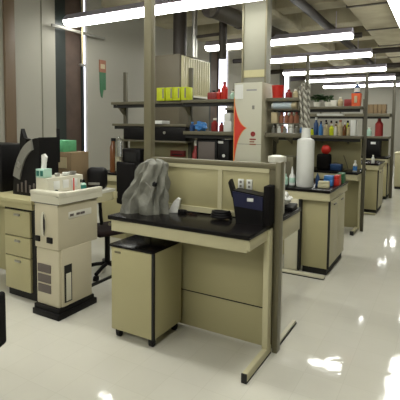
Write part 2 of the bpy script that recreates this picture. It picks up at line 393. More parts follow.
tE, qE = row('workbench', 'fifth workbench row at the far end of the aisle', -4.0, -1.035, 9.95, 10.9, cw=.3)
qE('backboard', MB().box(-3.9, -1.1, 10.5, 10.53, TOP, 1.3, .002), 'cream')
t = thing('base_cabinet', 'cream base cabinet at the far right edge of the aisle', 'cabinet', (-.8, 12.2, 0))
MB().box(-.28, .5, -.3, .3, .06, .90, .004).build('body', 'cream', t)
MB().box(-.27, .5, -.28, .28, 0, .06).build('toe_kick', 'gap', t)
MB().box(-.30, .52, -.32, .32, .90, .93, .004).build('top', 'cream_light', t)
for k in (0, 1): MB().box(-.27+.39*k, .11+.39*k, -.312, -.3, .08, .88, .002).build('door', 'cream_light', t)

# ------------------------------------------------------------------ shelving
def rack(label, loc, posts, shelves, py, brackets=(), shade_strip=True):
    t = thing('shelf_unit', label, 'shelving', loc)
    o = Vector(loc)
    for (x, z0, z1, w) in posts:
        mb = MB().box(x-w, x+w, py-w, py+w, z0, z1, .003)
        for v in mb.bm.verts: v.co -= o
        mb.build('post', 'shelf_post', t)
    for (x0, x1, y0, y1, z0, z1) in shelves:
        mb = MB().box(x0, x1, y0, y1, z0, z1, .003)
        for v in mb.bm.verts: v.co -= o
        sh = mb.build('shelf', 'shelf', t)
        if shade_strip and z1-z0 > .03:
            mb = MB().box(x0+.02, x1-.02, y0+.03, y0+.05, z0-.045, z0)
            for v in mb.bm.verts: v.co -= o
            mb.build('under_shade', 'gap', sh)  # dark strip standing in for the shadow beneath the shelf
    for (x, ya, yb, z0, z1) in brackets:
        mb = MB().prism([(ya, z1), (yb, z1), (yb, z0)], x-.008, x+.008, 'x')
        for v in mb.bm.verts: v.co -= o
        mb.build('bracket', 'olive', t)
    return t
rack('grey steel shelf unit on the left half of the second bench row', (-3.2, 5.08, TOP),
     [(-4.22, TOP, 2.36, .026), (-3.07, TOP, 2.36, .026)],
     [(-4.30, -3.04, 4.86, 5.16, 1.865, 1.905), (-3.04, -2.27, 4.80, 5.16, 1.865, 1.905), (-4.28, -2.99, 4.86, 5.16, 1.555, 1.590), (-2.98, -2.25, 4.76, 5.16, 1.455, 1.50), (-4.28, -2.99, 4.86, 5.16, 1.335, 1.360)],
     5.10, [(-4.22, 4.88, 5.07, 1.70, 1.865), (-3.07, 4.88, 5.07, 1.70, 1.865), (-2.3, 4.85, 5.14, 1.70, 1.865)])
rack('grey steel shelf unit between the ivory instrument and the striped tubes', (-1.63, 5.08, TOP),
     [(-1.84, TOP, 1.93, .018), (-1.45, TOP, 2.42, .018)],
     [(-1.85, -1.43, 4.80, 5.16, 1.865, 1.905), (-1.84, -1.43, 4.82, 5.12, 1.765, 1.775), (-1.84, -1.43, 4.82, 5.12, 1.600, 1.612), (-1.85, -1.41, 4.78, 5.16, 1.445, 1.495)],
     5.10, [(-1.8, 4.85, 5.1, 1.36, 1.445), (-1.62, 4.85, 5.1, 1.36, 1.445)], shade_strip=False)
rack('grey steel shelf unit with a tall end post on the third bench row', (-2.2, 6.9, 0),
     [(-1.035, 0, 2.36, .022), (-3.2, TOP, 2.2, .022), (-2.05, TOP, 2.2, .018)],
     [(-3.3, -1.08, 6.62, 6.98, 1.84, 1.88), (-3.3, -1.06, 6.62, 6.98, 1.395, 1.44)],
     6.76, [(-1.7, 6.65, 6.95, 1.30, 1.395), (-1.3, 6.65, 6.95, 1.30, 1.395)])
rack('farthest grey shelf unit, on the fifth bench row', (-2.2, 10.3, 0),
     [(-1.0, 0, 2.6, .03), (-1.62, TOP, 2.2, .02), (-3.2, TOP, 2.3, .03)],
     [(-3.3, -1.04, 10.05, 10.5, 1.80, 1.87), (-3.3, -1.04, 10.05, 10.5, 1.32, 1.37)],
     10.3)

# ------------------------------------------------------------------ cryostat
t = thing('cryostat', 'cream floor standing cabinet instrument with raised console and black plinth', 'laboratory instrument', (-2.78, 2.55, 0))
def cp(name, mb, m, par=t):
    for v in mb.bm.verts: v.co -= Vector((-2.78, 2.55, 0))
    return mb.build(name, m, par)
cp('plinth', MB().box(-2.925, -2.615, 2.325, 2.76, 0, .05, .005).box(-2.92, -2.63, 2.34, 2.74, .05, .085, .004), 'black')
cp('body', MB().box(-2.91, -2.645, 2.36, 2.72, .085, .56, .012).box(-2.915, -2.638, 2.352, 2.80, .56, .932, .012), 'cryo')
cp('side_panel', MB().box(-2.646, -2.632, 2.385, 2.715, .09, .565, .004), 'cryo')
cp('recess', MB().box(-2.633, -2.629, 2.405, 2.485, .12, .43), 'gap')
cp('paper_roll', MB().box(-2.631, -2.626, 2.422, 2.474, .13, .36, .002), 'cryo_top')
cp('seam_groove', MB().box(-2.916, -2.636, 2.35, 2.802, .930, .942), 'grey')
tub = cp('basin', MB().prism([(2.345, .94), (2.345, 1.03), (2.40, 1.03), (2.46, 1.005), (2.78, .985), (2.835, .985), (2.835, .94)], -2.948, -2.615, 'x'), 'cryo_top')
cp('basin_well', MB().box(-2.79, -2.66, 2.46, 2.74, .99, 1.004, .003), 'white', tub)
cp('rim', MB().box(-2.655, -2.612, 2.345, 2.84, .985, 1.03, .008).box(-2.952, -2.61, 2.34, 2.42, 1.0, 1.035, .008), 'cryo_top', tub)
con = cp('console', MB().prism([(-2.805, .985), (-2.815, 1.125), (-2.945, 1.135), (-2.945, .985)], 2.40, 2.80, 'y'), 'cryo_top')
for yy in (2.50, 2.60, 2.70): cp('console_window', MB().box(-2.814, -2.807, yy-.035, yy+.03, 1.03, 1.10, .002), 'white_cool', con)
cp('console_switch', MB().box(-2.813, -2.805, 2.765, 2.78, 1.06, 1.085, .002), 'black', con)
cp('nozzle', MB().cyl((-2.77, 2.445, 1.00), (-2.75, 2.445, 1.03), .014, n=12), 'black')
lab = cp('label_plate', MB().box(-2.638, -2.634, 2.46, 2.72, .805, .86, .001), 'white')
for y0, y1 in ((2.475, 2.515), (2.545, 2.585), (2.59, 2.64)): cp('print', MB().box(-2.6345, -2.633, y0, y1, .822, .842), 'grey_slat', lab)
hp = [(-2.80+.024*math.cos(k*math.pi/10), .765+.10*math.sin(k*math.pi/10)) for k in range(20)]
cp('side_handle', MB().prism(hp, 2.338, 2.353, 'y'), 'cryo_top')
cp('handle_shadow', MB().prism([(-2.785, .68), (-2.772, .73), (-2.772, .80), (-2.785, .85), (-2.79, .80), (-2.79, .73)], 2.334, 2.338, 'y'), 'black', t)  # black sliver painted as the shadow of the handle
for x0 in (-2.895, -2.762): cp('switch', MB().box(x0, x0+.062 if x0 > -2.8 else x0+.05, 2.340, 2.353, .615, .662, .003), 'black')
for z0 in (.36, .275, .19): cp('vent', MB().box(-2.885, -2.735, 2.352, 2.361, z0, z0+.068, .002), 'grey_slat')
# knobs and dishes on the console top
for (xx, yy, rr, mm, lb) in ((-2.87, 2.56, .022, 'steel', 'small steel dish on the console of the cream instrument'),
                            (-2.86, 2.645, .03, 'white_cool', 'round white dish on the console beside the steel dish'),
                            (-2.87, 2.73, .034, 'steel', 'wide steel dish at the right end of the console')):
    tag(MB().lathe([(rr*.8, 0), (rr, .008), (rr, .026), (rr*.9, .028), (rr*.85, .012)], n=20).build('dish', mm, None, (xx, yy, 1.130)), lb, 'dish', 'dishes on the instrument console')
# tissue box
t = thing('tissue_box', 'mint green tissue box with a white tissue, on the cream instrument', 'tissue box', (-2.902, 2.445, 1.131), .1)
MB().box(-.045, .045, -.045, .045, 0, .072, .003).build('box', 'tissue_box', t)
MB().box(-.036, -.008, -.048, -.044, .015, .058).box(.006, .034, -.048, -.044, .015, .058).build('print', 'teal', t)
MB().prism([(-.018, .0), (.018, .0), (.022, .05), (.034, .10), (.012, .125), (-.012, .115), (-.012, .06)], -.012, .012, 'y').build('tissue', 'tissue', t).location = (0, 0, .072)
# bottle in basin, red marker
t = thing('dropper_bottle', 'small teal labelled bottle with black cap in the instrument basin', 'bottle', (-2.72, 2.715, 1.005))
MB().lathe([(.022, 0), (.024, .01), (.024, .05), (.012, .062), (.012, .066)]).build('body', 'tissue_box', t)
MB().lathe([(.0245, .012), (.0245, .045)]).build('sticker', 'teal', t)
MB().lathe([(.013, .066), (.012, .088), (.006, .092)]).build('cap', 'black', t)
tag(MB().cyl((0, 0, 0), (-.02, .02, .105), .006).build('marker_pen', 'red', None, (-2.765, 2.645, 1.005)), 'thin red marker leaning against the instrument console', 'pen')

# ------------------------------------------------------------------ black hood, boxes on the left
t = thing('hood_machine', 'large black rounded hood with a grey curved band at the left', 'laboratory instrument', (-3.245, 2.62, TOP))
N = 14
def arcpt(ax, az, k, cx=.09): a = math.pi-(math.pi/2)*k/N; return (cx+ax*math.cos(a), az*math.sin(a))
MB().prism([arcpt(.36, .535, k) for k in range(N+1)]+[(.10, .54), (.10, 0)], -.02, .20, 'y').build('shell', 'black', t)
bd = MB().prism([arcpt(.355, .53, k) for k in range(3, N-1)]+[arcpt(.26, .44, k) for k in range(3, N-1)][::-1], -.035, -.018, 'y').build('curved_band', 'grey', t)
MB().prism([arcpt(.33, .505, k) for k in (5, 6)]+[arcpt(.285, .465, k) for k in (6, 5)], -.038, -.034, 'y').build('band_marker', 'steel', bd)
MB().prism([(-.225, .36), (-.10, .52), (-.15, .53), (-.19, .615), (-.21, .52)], .02, .06, 'y').build('lever', 'black', t)
MB().box(.078, .098, .198, .225, .30, .62, .003).build('post_rail', 'black', t)
for k in range(5): MB().box(-.20+.055*k, -.18+.055*k, -.028, -.018, .03, .10+.02*(k % 3), .002).build('grille', 'grey_slat', t)
t = thing('black_monitor', 'black boxy monitor at the left edge of the photo', 'monitor', (-3.92, 2.66, TOP))
MB().box(-.25, .245, -.06, .28, 0, .46, .012).build('case', 'black', t)
MB().box(-.20, .20, -.064, -.058, .08, .41, .003).build('screen', 'dark_gap', t)
# boxes behind
t = thing('cardboard_box', 'brown cardboard box stack lower carton below the green box', 'box', (-3.36, 3.12, TOP))
MB().box(-.20, .16, -.09, .15, 0, .38, .003).build('carton', 'card', t)
MB().box(-.14, .10, -.093, -.09, .22, .33).build('panel', 'beige', t)
box1('green_box', 'green_box', .20, .18, .115, (-3.42, 3.13, TOP+.38), 'green printed box on top of the brown carton', 'box')
# black equipment on the rear worktop
t = thing('black_speaker', 'rounded black device with a grey slot on the white rear worktop', 'device', (-3.08, 3.27, TOP), .4)
MB().box(-.10, .10, -.07, .06, 0, .225, .05, 4).build('case', 'black', t)
MB().box(-.07, .05, -.078, -.068, .05, .075, .003).build('slot', 'grey', t)

# ------------------------------------------------------------------ office chairs
def chair(label, seatm, loc, rotz, bt=.98, bb=.70):
    t = thing('office_chair', label, 'chair', loc, rotz)
    MB().box(-.21, .21, -.20, .20, .45, .51, .025, 3).build('seat', seatm, t)
    br = MB().box(-.18, .18, .205, .245, bb, bt, .03, 3).build('backrest', 'black_soft', t)
    MB().box(-.03, .03, .195, .25, .42, bb+.04, .006).build('back_bar', 'black', t)
    MB().cyl((0, 0, .10), (0, 0, .43), .028).build('column', 'black', t)
    for k in range(5):
        a = 2*math.pi*k/5+.3; c, s_ = math.cos(a), math.sin(a)
        l = MB().tube([(0, 0, .11), (.12*c, .12*s_, .10), (.25*c, .25*s_, .07)], .02).build('leg', 'black', t)
        MB().cyl((.25*c-.02*s_, .25*s_+.02*c, .028), (.25*c+.02*s_, .25*s_-.02*c, .028), .028, n=14).build('caster', 'black', l)
    return t
chair('dark maroon office chair behind the nearest workbench', 'maroon', (-3.05, 3.38, 0), -.35, 1.17)
chair('black office chair behind the dust cover, in front of the second bench row', 'black_soft', (-2.90, 3.98, 0), 2.9, 1.12)
chair('black chair just entering the photo at the left edge', 'black_soft', (-2.09, 1.12, 0), -1.2, .72, .44)

# ------------------------------------------------------------------ things on the nearest workbench
# dust cover
def dust_cover():
    bm = bmesh.new(); n, mlv = 120, 36; rnd = random.Random(3); rings = []
    ph = [rnd.uniform(0, 6.28) for _ in range(8)]
    for i in range(mlv+1):
        t_ = i/mlv
        z = .40*t_
        pr = ((0, -.176), (.12, -.174), (.25, -.165), (.36, -.135), (.55, -.098), (.75, -.055), (.9, -.03), (1, -.01))
        for (ta, ua), (tb, ub) in zip(pr, pr[1:]):
            if ta <= t_ <= tb: uL = ua+(ub-ua)*(t_-ta)/(tb-ta)
        uR = .162-.012*t_
        w = .10-.030*t_
        top = 1.0 if t_ < .93 else math.sqrt(max(.05, 1-((t_-.93)/.07)**2*.93))
        cu, hu = (uL+uR)/2, (uR-uL)/2*top
        ring = []
        for k in range(n):
            a = 2*math.pi*k/n
            def tri(q): return 2*abs(((q/6.2832) % 1)-.5)*2-1
            fold = (.026*tri(6*a+ph[0]+3*t_)+.020*tri(11*a+ph[1]-5*t_+math.sin(5*t_))+.008*math.sin(17*a+ph[2]+9*t_))*(1-.45*t_)+.004*math.sin(14*t_+3*a+ph[4])
            ca, sa = math.cos(a), math.sin(a); e = .7
            u = cu+(hu+fold)*math.copysign(abs(ca)**e, ca); v = (w*top+fold)*math.copysign(abs(sa)**e, sa)
            ring.append(bm.verts.new((u, v, z+.012*math.sin(4*a+ph[3])*t_*(1-.3*t_) if i else 0.0)))
        rings.append(ring)
    for a, b_ in zip(rings, rings[1:]):
        for k in range(n): bm.faces.new((a[k], a[(k+1) % n], b_[(k+1) % n], b_[k]))
    bm.faces.new(rings[0][::-1]); bm.faces.new(rings[-1])
    mb = MB(); mb.bm.free(); mb.bm = bm
    return mb
t = thing('covered_microscope', 'grey vinyl dust cover draped over a microscope on the nearest workbench', 'dust cover', (-1.955, 2.60, TOP), .40)
dust_cover().build('cover', 'cover', t)
MB().tube([(.02, -.10, .24), (.06, -.105, .20), (.055, -.11, .12), (.02, -.115, .03)], .006).build('tie_cord', 'grey', t)
MB().blob((.085, -.085, .225), .02, .015, .02, sub=2).build('tie_knot', 'black', t)
tag(MB().prism([(-.045, 0), (.03, 0), (.05, .10), (.03, .115), (.0, .085)], -.02, .02, 'y').build('folded_tissue', 'tissue', None, (-1.765, 2.70, TOP), .3), 'folded white tissue standing beside the dust cover', 'tissue')
t = thing('power_adapter', 'black cable and adapter lying by the divider behind the tissue', 'cable', (-1.70, 2.715, TOP))
MB().box(-.03, .03, -.02, .02, 0, .025, .006).build('adapter', 'black', t)
MB().tube([(.03, 0, .01), (.06, .02, .01), (.09, .0, .01), (.12, .02, .01)], .006).build('cable', 'black', t)
# navy bin
t = thing('desk_bin', 'black bin with a navy front and small label on the nearest workbench', 'desk organizer', (-1.095, 2.675, TOP), .06)
MB().prism([(-.125, 0), (.065, 0), (.065, .20), (-.15, .225), (-.16, .21)], -.03, .085, 'y').build('body', 'black', t)
MB().prism([(-.135, .115), (.063, .10), (.065, .19), (-.152, .215)], -.037, -.03, 'y').build('front', 'navy', t)
MB().box(-.045, .0, -.041, -.036, .155, .178, .002).build('label_tag', 'white_cool', t)
MB().box(.067, .112, -.035, .080, 0, .265, .006).build('side_pocket', 'black_soft', t)
MB().prism([(-.16, .17), (-.145, .21), (-.175, .295), (-.19, .27)], -.025, .02, 'y').build('flap', 'black', t)
# coiled cord
tag(MB().tube([(.075*math.cos(k*.42)*(1-.004*k), .05*math.sin(k*.42)*(1-.004*k), .012+.0011*k) for k in range(46)], .011).build('coiled_cord', 'black', None, (-1.345, 2.665, TOP)), 'coil of black cord on the worktop left of the navy bin', 'cord')
# on the rear worktop
t = thing('lidded_canister', 'cream canister with a wide lid on the rear worktop, behind the right post', 'canister', (-1.09, 3.08, TOP))
MB().lathe([(.060, 0), (.063, .01), (.063, .38), (.058, .40)]).build('body', 'white', t)
MB().lathe([(.068, .395), (.070, .41), (.068, .435), (.03, .445)]).build('lid', 'white', t)
t = thing('tray', 'black tray on the rear worktop at the bench end', 'tray', (-1.09, 3.30, TOP), .1)
MB().box(-.08, .08, -.10, .10, 0, .035, .008).build('body', 'black', t)
tag(MB().blob((0, 0, .045), .055, .075, .045, .22, 4, 5).build('plastic_bag', 'tissue', None, (-1.10, 3.28, TOP+.036)), 'crumpled white plastic bag on the black tray', 'bag')

# ------------------------------------------------------------------ second row: jar, boxes, bottle
t = thing('pipette_jar', 'tall white plastic jar holding the striped tubes, on the second bench row', 'jar', (-1.325, 4.66, TOP))
MB().lathe([(.090, 0), (.094, .01), (.094, .49), (.088, .515), (.050, .535), (.046, .645), (.042, .645), (.042, .55)], n=28).build('body', 'white_cool', t)
for k in range(13):
    a = 2*math.pi*k/13; q = .035 if k % 3 else .015; ex = -.03+.05*math.cos(a)*(1 if k % 3 else .4); ey = .05*math.sin(a)*(1 if k % 3 else .4)
    tag(MB().cyl((q*.75*math.cos(a), q*.75*math.sin(a), 0), (ex, ey, .46+.04*((k*3) % 4)), .013, n=10).build('striped_pipette', 'stripe', None, (-1.325, 4.66, TOP+.551)),
        'long striped tube standing in the tall white jar', 'pipette', 'striped tubes in the white jar')
t = thing('squeeze_bottle', 'small white bottle with green label left of the tall white jar', 'bottle', (-1.475, 4.68, TOP))
MB().lathe([(.032, 0), (.034, .01), (.034, .10), (.014, .135), (.014, .16), (.004, .21)]).build('body', 'white_cool', t)
MB().lathe([(.0348, .03), (.0348, .085)]).build('sticker', 'tissue_box', t)
t = thing('squeeze_bottle', 'short pale bottle nearest the post, beside the green labelled one', 'bottle', (-1.56, 4.70, TOP))
MB().lathe([(.03, 0), (.032, .01), (.032, .07), (.014, .09), (.012, .12)]).build('body', 'tissue_box', t)
tag(MB().lathe([(.02, 0), (.022, .005), (.022, .10), (.012, .12), (.004, .15)]).build('dark_vial', 'blue_dark', None, (-1.205, 4.74, TOP)), 'dark blue vial right of the tall white jar', 'vial')
def tipbox(m, w, d, h, loc, lb, rz=0, lidm=None):
    t = thing('tip_box', lb, 'box', loc, rz, 'pipette tip boxes on the second bench row')
    MB().box(-w/2, w/2, -d/2, d/2, 0, h*.6, .004).build('base', m, t)
    MB().box(-w/2+.002, w/2-.002, -d/2+.002, d/2-.002, h*.6, h, .006).build('lid', lidm or m, t)
    return t
tipbox('blue', .10, .11, .11, (-1.115, 4.90, TOP), 'blue pipette tip box on the second bench row')
tipbox('red', .055, .12, .115, (-1.035, 4.96, TOP), 'red pipette tip box beside the blue one')
tipbox('green', .075, .13, .115, (-1.045, 5.21, TOP), 'green pipette tip box at the right end of the second bench row')
tipbox('cream_light', .12, .07, .07, (-1.12, 4.68, TOP), 'low cream box in front of the blue tip box', .1)

# ivory instrument with red star
t = thing('instrument_cabinet', 'tall ivory cabinet with a red pointed star on its front', 'laboratory instrument', (-2.03, 4.7, TOP))
W0, W1 = -.19, .165
MB().box(W0, W1, .006, .40, 0, 1.17, .006).build('body', 'side_shaded', t)
fr = MB().box(W0, W1, 0, .006, .0, 1.17, .002).build('front', 'face_cream', t)
ZS = .635
def star(off):
    # right half of a four pointed concave star
    pts = []
    top, tip, bot = (W0+.012, ZS+.30), (W0+.165+off, ZS), (W0+.012, ZS-.42)
    for k in range(13):
        u = k/12; pts.append(((1-u)**2*top[0]+2*u*(1-u)*(W0+.045+off)+u*u*tip[0], (1-u)**2*top[1]+2*u*(1-u)*(ZS+.035)+u*u*tip[1]))
    for k in range(1, 13):
        u = k/12; pts.append(((1-u)**2*tip[0]+2*u*(1-u)*(W0+.04+off)+u*u*bot[0], (1-u)**2*tip[1]+2*u*(1-u)*(ZS-.05)+u*u*bot[1]))
    return pts
MB().prism(star(.012), -.003, 0, 'y').build('star_outline', 'orange_line', fr)
MB().prism(star(0), -.006, -.003, 'y').build('star', 'star_red', fr)
MB().box(W0, W0+.012, -.003, 0, .0, 1.0).build('edge_stripe', 'orange_line', fr)
MB().box(-.03, .10, -.002, 0, 1.072, 1.09).build('name_print', 'print_grey', fr)
MB().box(.045, .075, -.003, 0, .855, .90).build('badge', 'grey', fr)
MB().cyl((.062, 0, .565), (.062, -.006, .565), .03, n=20).build('red_button', 'red_dark', fr)
for k in range(3): MB().box(.02, .10-.02*(k % 2), -.002, 0, .495-.03*k, .51-.03*k).build('red_print', 'red_dark' if k == 0 else 'rust', fr)
MB().box(W0+.01, -.075, -.004, 0, .98, 1.15).build('taped_sheet', 'white_cool', fr)
MB().box(W0, W1, -.001, 0, .44, .446).build('seam', 'grey', fr)

# ------------------------------------------------------------------ generic containers
def bottle(loc, r, h, m, lb, capm='white', name='bottle', group=None, lab=None):
    t = thing(name, lb, 'bottle', loc, 0, group)
    MB().lathe([(r*.95, 0), (r, .006), (r, h*.62), (r*.45, h*.76), (r*.42, h*.86)], n=18).build('body', m, t)
    MB().lathe([(r*.5, h*.85), (r*.5, h*.98), (r*.4, h)], n=14).build('cap', capm, t)
    if lab: MB().lathe([(r*1.02, h*.12), (r*1.02, h*.5)], n=18).build('sticker', lab, t)
    return t
ZU = 1.905
# yellow boxes
G = 'neon yellow boxes on the upper left shelf'
for xx, w, lb in ((-3.385, .125, 'leftmost of the neon yellow boxes on the upper shelf'), (-3.245, .11, 'second neon yellow box from the left on the upper shelf'),
                  (-3.125, .105, 'third neon yellow box from the left on the upper shelf'), (-3.012, .085, 'rightmost, narrow neon yellow box on the upper shelf')):
    t = thing('yellow_box', lb, 'box', (xx, 4.90, ZU), 0, G)
    MB().box(-w/2, w/2, -.08, .08, 0, .175, .004).build('box', 'yellow', t)
    MB().box(w/2-.03, w/2-.008, -.083, -.08, .03, .16).build('sticker', 'grey', t)
t = thing('jerrycan', 'broad red container right of the white ribbed cabinet on the upper shelf', 'container', (-2.645, 4.98, ZU))
MB().box(-.07, .07, -.06, .06, 0, .10, .015, 3).build('body', 'red_dark', t)
MB().lathe([(.022, .10), (.022, .125)]).build('cap', 'black', t)
bottle((-2.45, 4.90, ZU), .042, .225, 'red', 'tallest red bottle on the upper shelf beside the ivory cabinet', 'red_dark')
bottle((-2.535, 4.92, ZU), .035, .14, 'red', 'short red bottle left of the tallest red bottle', 'red_dark')
bottle((-2.345, 4.92, ZU), .036, .105, 'tissue_box', 'pale green bottle at the right end of the upper left shelf', 'white')
# second shelf, left part
ZM = 1.59
box1('paper_stack', 'white_cool', .17, .2, .045, (-3.445, 4.92, ZM), 'white stack of paper on the lower left shelf', 'paper')
t = thing('black_case', 'long black equipment case with a round steel dial on the lowest left shelf', 'case', (-3.27, 5.0, 1.36))
MB().box(-.25, .26, -.13, .13, 0, .185, .008).build('case', 'black', t)
MB().cyl((-.08, -.13, .11), (-.08, -.137, .11), .020).build('dial', 'steel', t)
box1('black_case', 'black', .44, .26, .17, (-3.85, 5.0, 1.36), 'black case at the left end of the lowest left shelf', 'case')
t = thing('dark_instrument', 'dark upright instrument on the second bench row behind the dust cover', 'laboratory instrument', (-3.72, 4.72, TOP))
MB().box(-.16, .16, -.12, .12, 0, .33, .02).build('case', 'black', t)
MB().box(-.10, .10, -.126, -.12, .16, .28, .004).build('screen', 'dark_gap', t)
# lower shelf right part
ZR = 1.50
G2 = 'items on the lower left shelf'
t = thing('glove_bag', 'blue plastic bag on the lower shelf', 'bag', (-2.79, 4.90, ZR), 0)
MB().blob((0, 0, .06), .085, .07, .062, .18, 3, 9).build('bag', 'blue', t)
bottle((-2.92, 4.90, ZR), .035, .12, 'blue_dark', 'dark blue bottle left of the blue bag', 'blue')
bottle((-2.585, 4.90, ZR), .045, .17, 'red_dark', 'larger dark red bottle right of the blue bag', 'white')
bottle((-2.495, 4.92, ZR), .035, .12, 'red_dark', 'smaller dark red bottle between the red bottle and white carton', 'black')
box1('white_carton', 'white_cool', .11, .12, .13, (-2.385, 4.92, ZR), 'white carton at the right end of the lower left shelf', 'box')
box1('white_carton', 'white_cool', .09, .10, .10, (-2.40, 4.93, ZR+.131), 'small white carton stacked on the larger white carton', 'box')
# below that shelf
bottle((-2.875, 4.92, TOP), .05, .46, 'red_dark', 'tall red bottle on the bench under the left shelf', 'white')
t = thing('black_cabinet', 'black upright instrument on the bench under the lower left shelf', 'laboratory instrument', (-2.67, 4.96, TOP))
MB().box(-.15, .15, -.12, .12, 0, .49, .008).build('case', 'black', t)
MB().box(-.12, .12, -.125, -.12, .20, .45, .004).build('screen', 'grey_slat', t)
t = thing('black_cabinet', 'narrow black unit with a white tag between the black instrument and ivory cabinet', 'laboratory instrument', (-2.45, 4.96, TOP))
MB().box(-.06, .10, -.12, .12, 0, .48, .008).build('case', 'black', t)
MB().cyl((.03, -.12, .28), (.03, -.126, .28), .02).build('dial', 'white_cool', t)
MB().box(-.05, .02, -.124, -.12, .435, .465).build('tag', 'white_cool', t)
t = thing('red_box', 'small red box mounted on the cream backboard', 'box', (-3.30, 5.17, 1.13))
MB().box(-.115, .115, -.06, .0, 0, .085, .004).build('case', 'red_dark', t)
MB().box(-.09, .09, -.064, -.06, .02, .035).build('seam', 'gap', t)
# jars at the far left of the second row
t = thing('amber_bottle', 'brown upright jar left of the glass jar on the second bench row', 'bottle', (-4.03, 4.60, TOP))
MB().lathe([(.05, 0), (.05, .34), (.03, .40), (.03, .44)]).build('body', 'brown_glass', t)
MB().lathe([(.034, .43), (.034, .47)]).build('cap', 'black', t)
t = thing('glass_jar', 'clear glass cylinder with beads right of the brown jar', 'jar', (-3.91, 4.58, TOP))
MB().lathe([(.055, 0), (.055, .42), (.02, .46), (.01, .50)]).build('body', 'glass', t)
MB().lathe([(.042, .02), (.042, .22)]).build('contents', 'beige', t)
# third group shelves
t = thing('bucket', 'round red bucket on the upper shelf right of the ivory cabinet', 'bucket', (-1.75, 4.92, ZU))
MB().lathe([(.062, 0), (.072, .14), (.076, .142), (.076, .152), (.066, .152)]).build('body', 'red', t)
bottle((-1.61, 4.90, ZU), .04, .10, 'red_dark', 'dark red pot beside the round red bucket', 'red_dark')
bottle((-1.535, 4.92, ZU), .03, .10, 'beige', 'cream cone shaped pot at the end of the red bucket shelf', 'white')
t = thing('paper_roll', 'pale blue roll with a yellow end lying under the bucket shelf', 'roll', (-1.655, 4.865, 1.775+.043))
MB().cyl((-.12, 0, 0), (.10, 0, 0), .042).build('roll', 'blue_pale', t)
MB().cyl((.10, 0, 0), (.16, 0, 0), .040).build('yellow_end', 'beige', t)
MB().cyl((-.14, 0, 0), (-.12, 0, 0), .036).build('end_cap', 'white_cool', t)
for k, xx in enumerate((-1.69, -1.63, -1.57, -1.51)):
    bottle((xx, 4.90, 1.612), .028, .13, 'rust', 'rust brown reagent bottle on the narrow shelf above the small vials', 'red_dark', group='rust brown bottles on the narrow shelf')
box1('white_carton', 'beige', .07, .12, .125, (-1.765, 4.90, 1.612), 'beige carton left of the rust brown bottles', 'box')
for k, xx in enumerate((-1.78, -1.71, -1.64, -1.565, -1.50)):
    bottle((xx, 4.88, 1.495), .024, .085, 'white_cool' if k % 2 else 'grey', 'small vial in the row on the shelf right of the ivory cabinet', 'white_cool', name='vial', group='vials below the rust bottles')
t = thing('dark_case', 'dark case on the bench below the bucket shelf', 'case', (-1.66, 5.0, TOP))
MB().box(-.13, .13, -.13, .13, 0, .30, .006).build('case', 'olive', t)
MB().box(-.10, .10, -.134, -.13, .05, .25).build('front', 'shelf', t)

# third row shelf goods
ZC1, ZC2 = 1.88, 1.44
def plant(loc, lb, w, h, n, seed):
    t = thing('potted_plant', lb, 'plant', loc)
    MB().lathe([(.045, 0), (.058, .075), (.05, .075)]).build('pot', 'white', t)
    rnd = random.Random(seed); mb = MB()
    for k in range(n):
        a = rnd.uniform(0, 6.28); rr = rnd.uniform(.3, 1)*w; z = rnd.uniform(.35, 1)*h
        p = Vector((rr*math.cos(a), .6*rr*math.sin(a), .06+z)); d = Vector((math.cos(a), math.sin(a), rnd.uniform(-.5, .5)))*.035
        s_ = Vector((-math.sin(a), math.cos(a), .3))*.014; up = Vector((0, 0, .006))
        vs = [mb.bm.verts.new(q) for q in (p-d, p+s_+up, p+d, p-s_+up)]; mb.bm.faces.new(vs)
        vs2 = [mb.bm.verts.new(q) for q in (p-d, p-s_-up, p+d, p+s_-up)]; mb.bm.faces.new(vs2)
        if k % 3 == 0: mb.tube([(0, 0, .05), p*.5+Vector((0, 0, .04)), p], .003, 5)
    mb.build('foliage', 'plant', t)
plant((-1.77, 6.80, ZC1), 'leafy green plant in a pot at the left of the third row top shelf', .10, .13, 60, 1)
plant((-1.60, 6.82, ZC1), 'second leafy plant, next to a white pot on the top shelf', .09, .12, 50, 2)
box1('white_carton', 'white', .09, .12, .10, (-1.505, 6.80, ZC1), 'white box right of the leafy plants on the top shelf', 'box')
bottle((-1.415, 6.80, ZC1), .042, .15, 'beige', 'cream jar on the top shelf between the white box and dark red tin', 'white')
box1('red_tin', 'red_dark', .115, .12, .11, (-1.29, 6.80, ZC1), 'dark red tin beside the orange bin on the top shelf', 'tin')
t = thing('sharps_bin', 'orange red bin at the end of the third row top shelf', 'bin', (-1.165, 6.70, ZC1))
MB().prism([(-.055, 0), (.055, 0), (.065, .19), (-.065, .19)], -.05, .07, 'y').build('body', 'orange', t)
MB().box(-.02, .02, -.062, -.045, .05, .15, .003).build('label_tag', 'beige', t)
bottle((-1.16, 6.72, ZC1+.191), .042, .16, 'blue_dark', 'dark blue bottle standing on the orange red bin', 'white_cool', lab='white_cool')
t = thing('strip_lamp', 'white strip lamp fixed beneath the third row top shelf', 'lamp', (-1.54, 6.72, 1.74))
MB().box(-.20, .20, -.04, .04, 0, .032, .004).build('lamp_body', 'white_cool', t)
for sx in (-.15, .15): MB().box(sx-.01, sx+.01, -.01, .01, .032, .10).build('bracket', 'shelf', t)
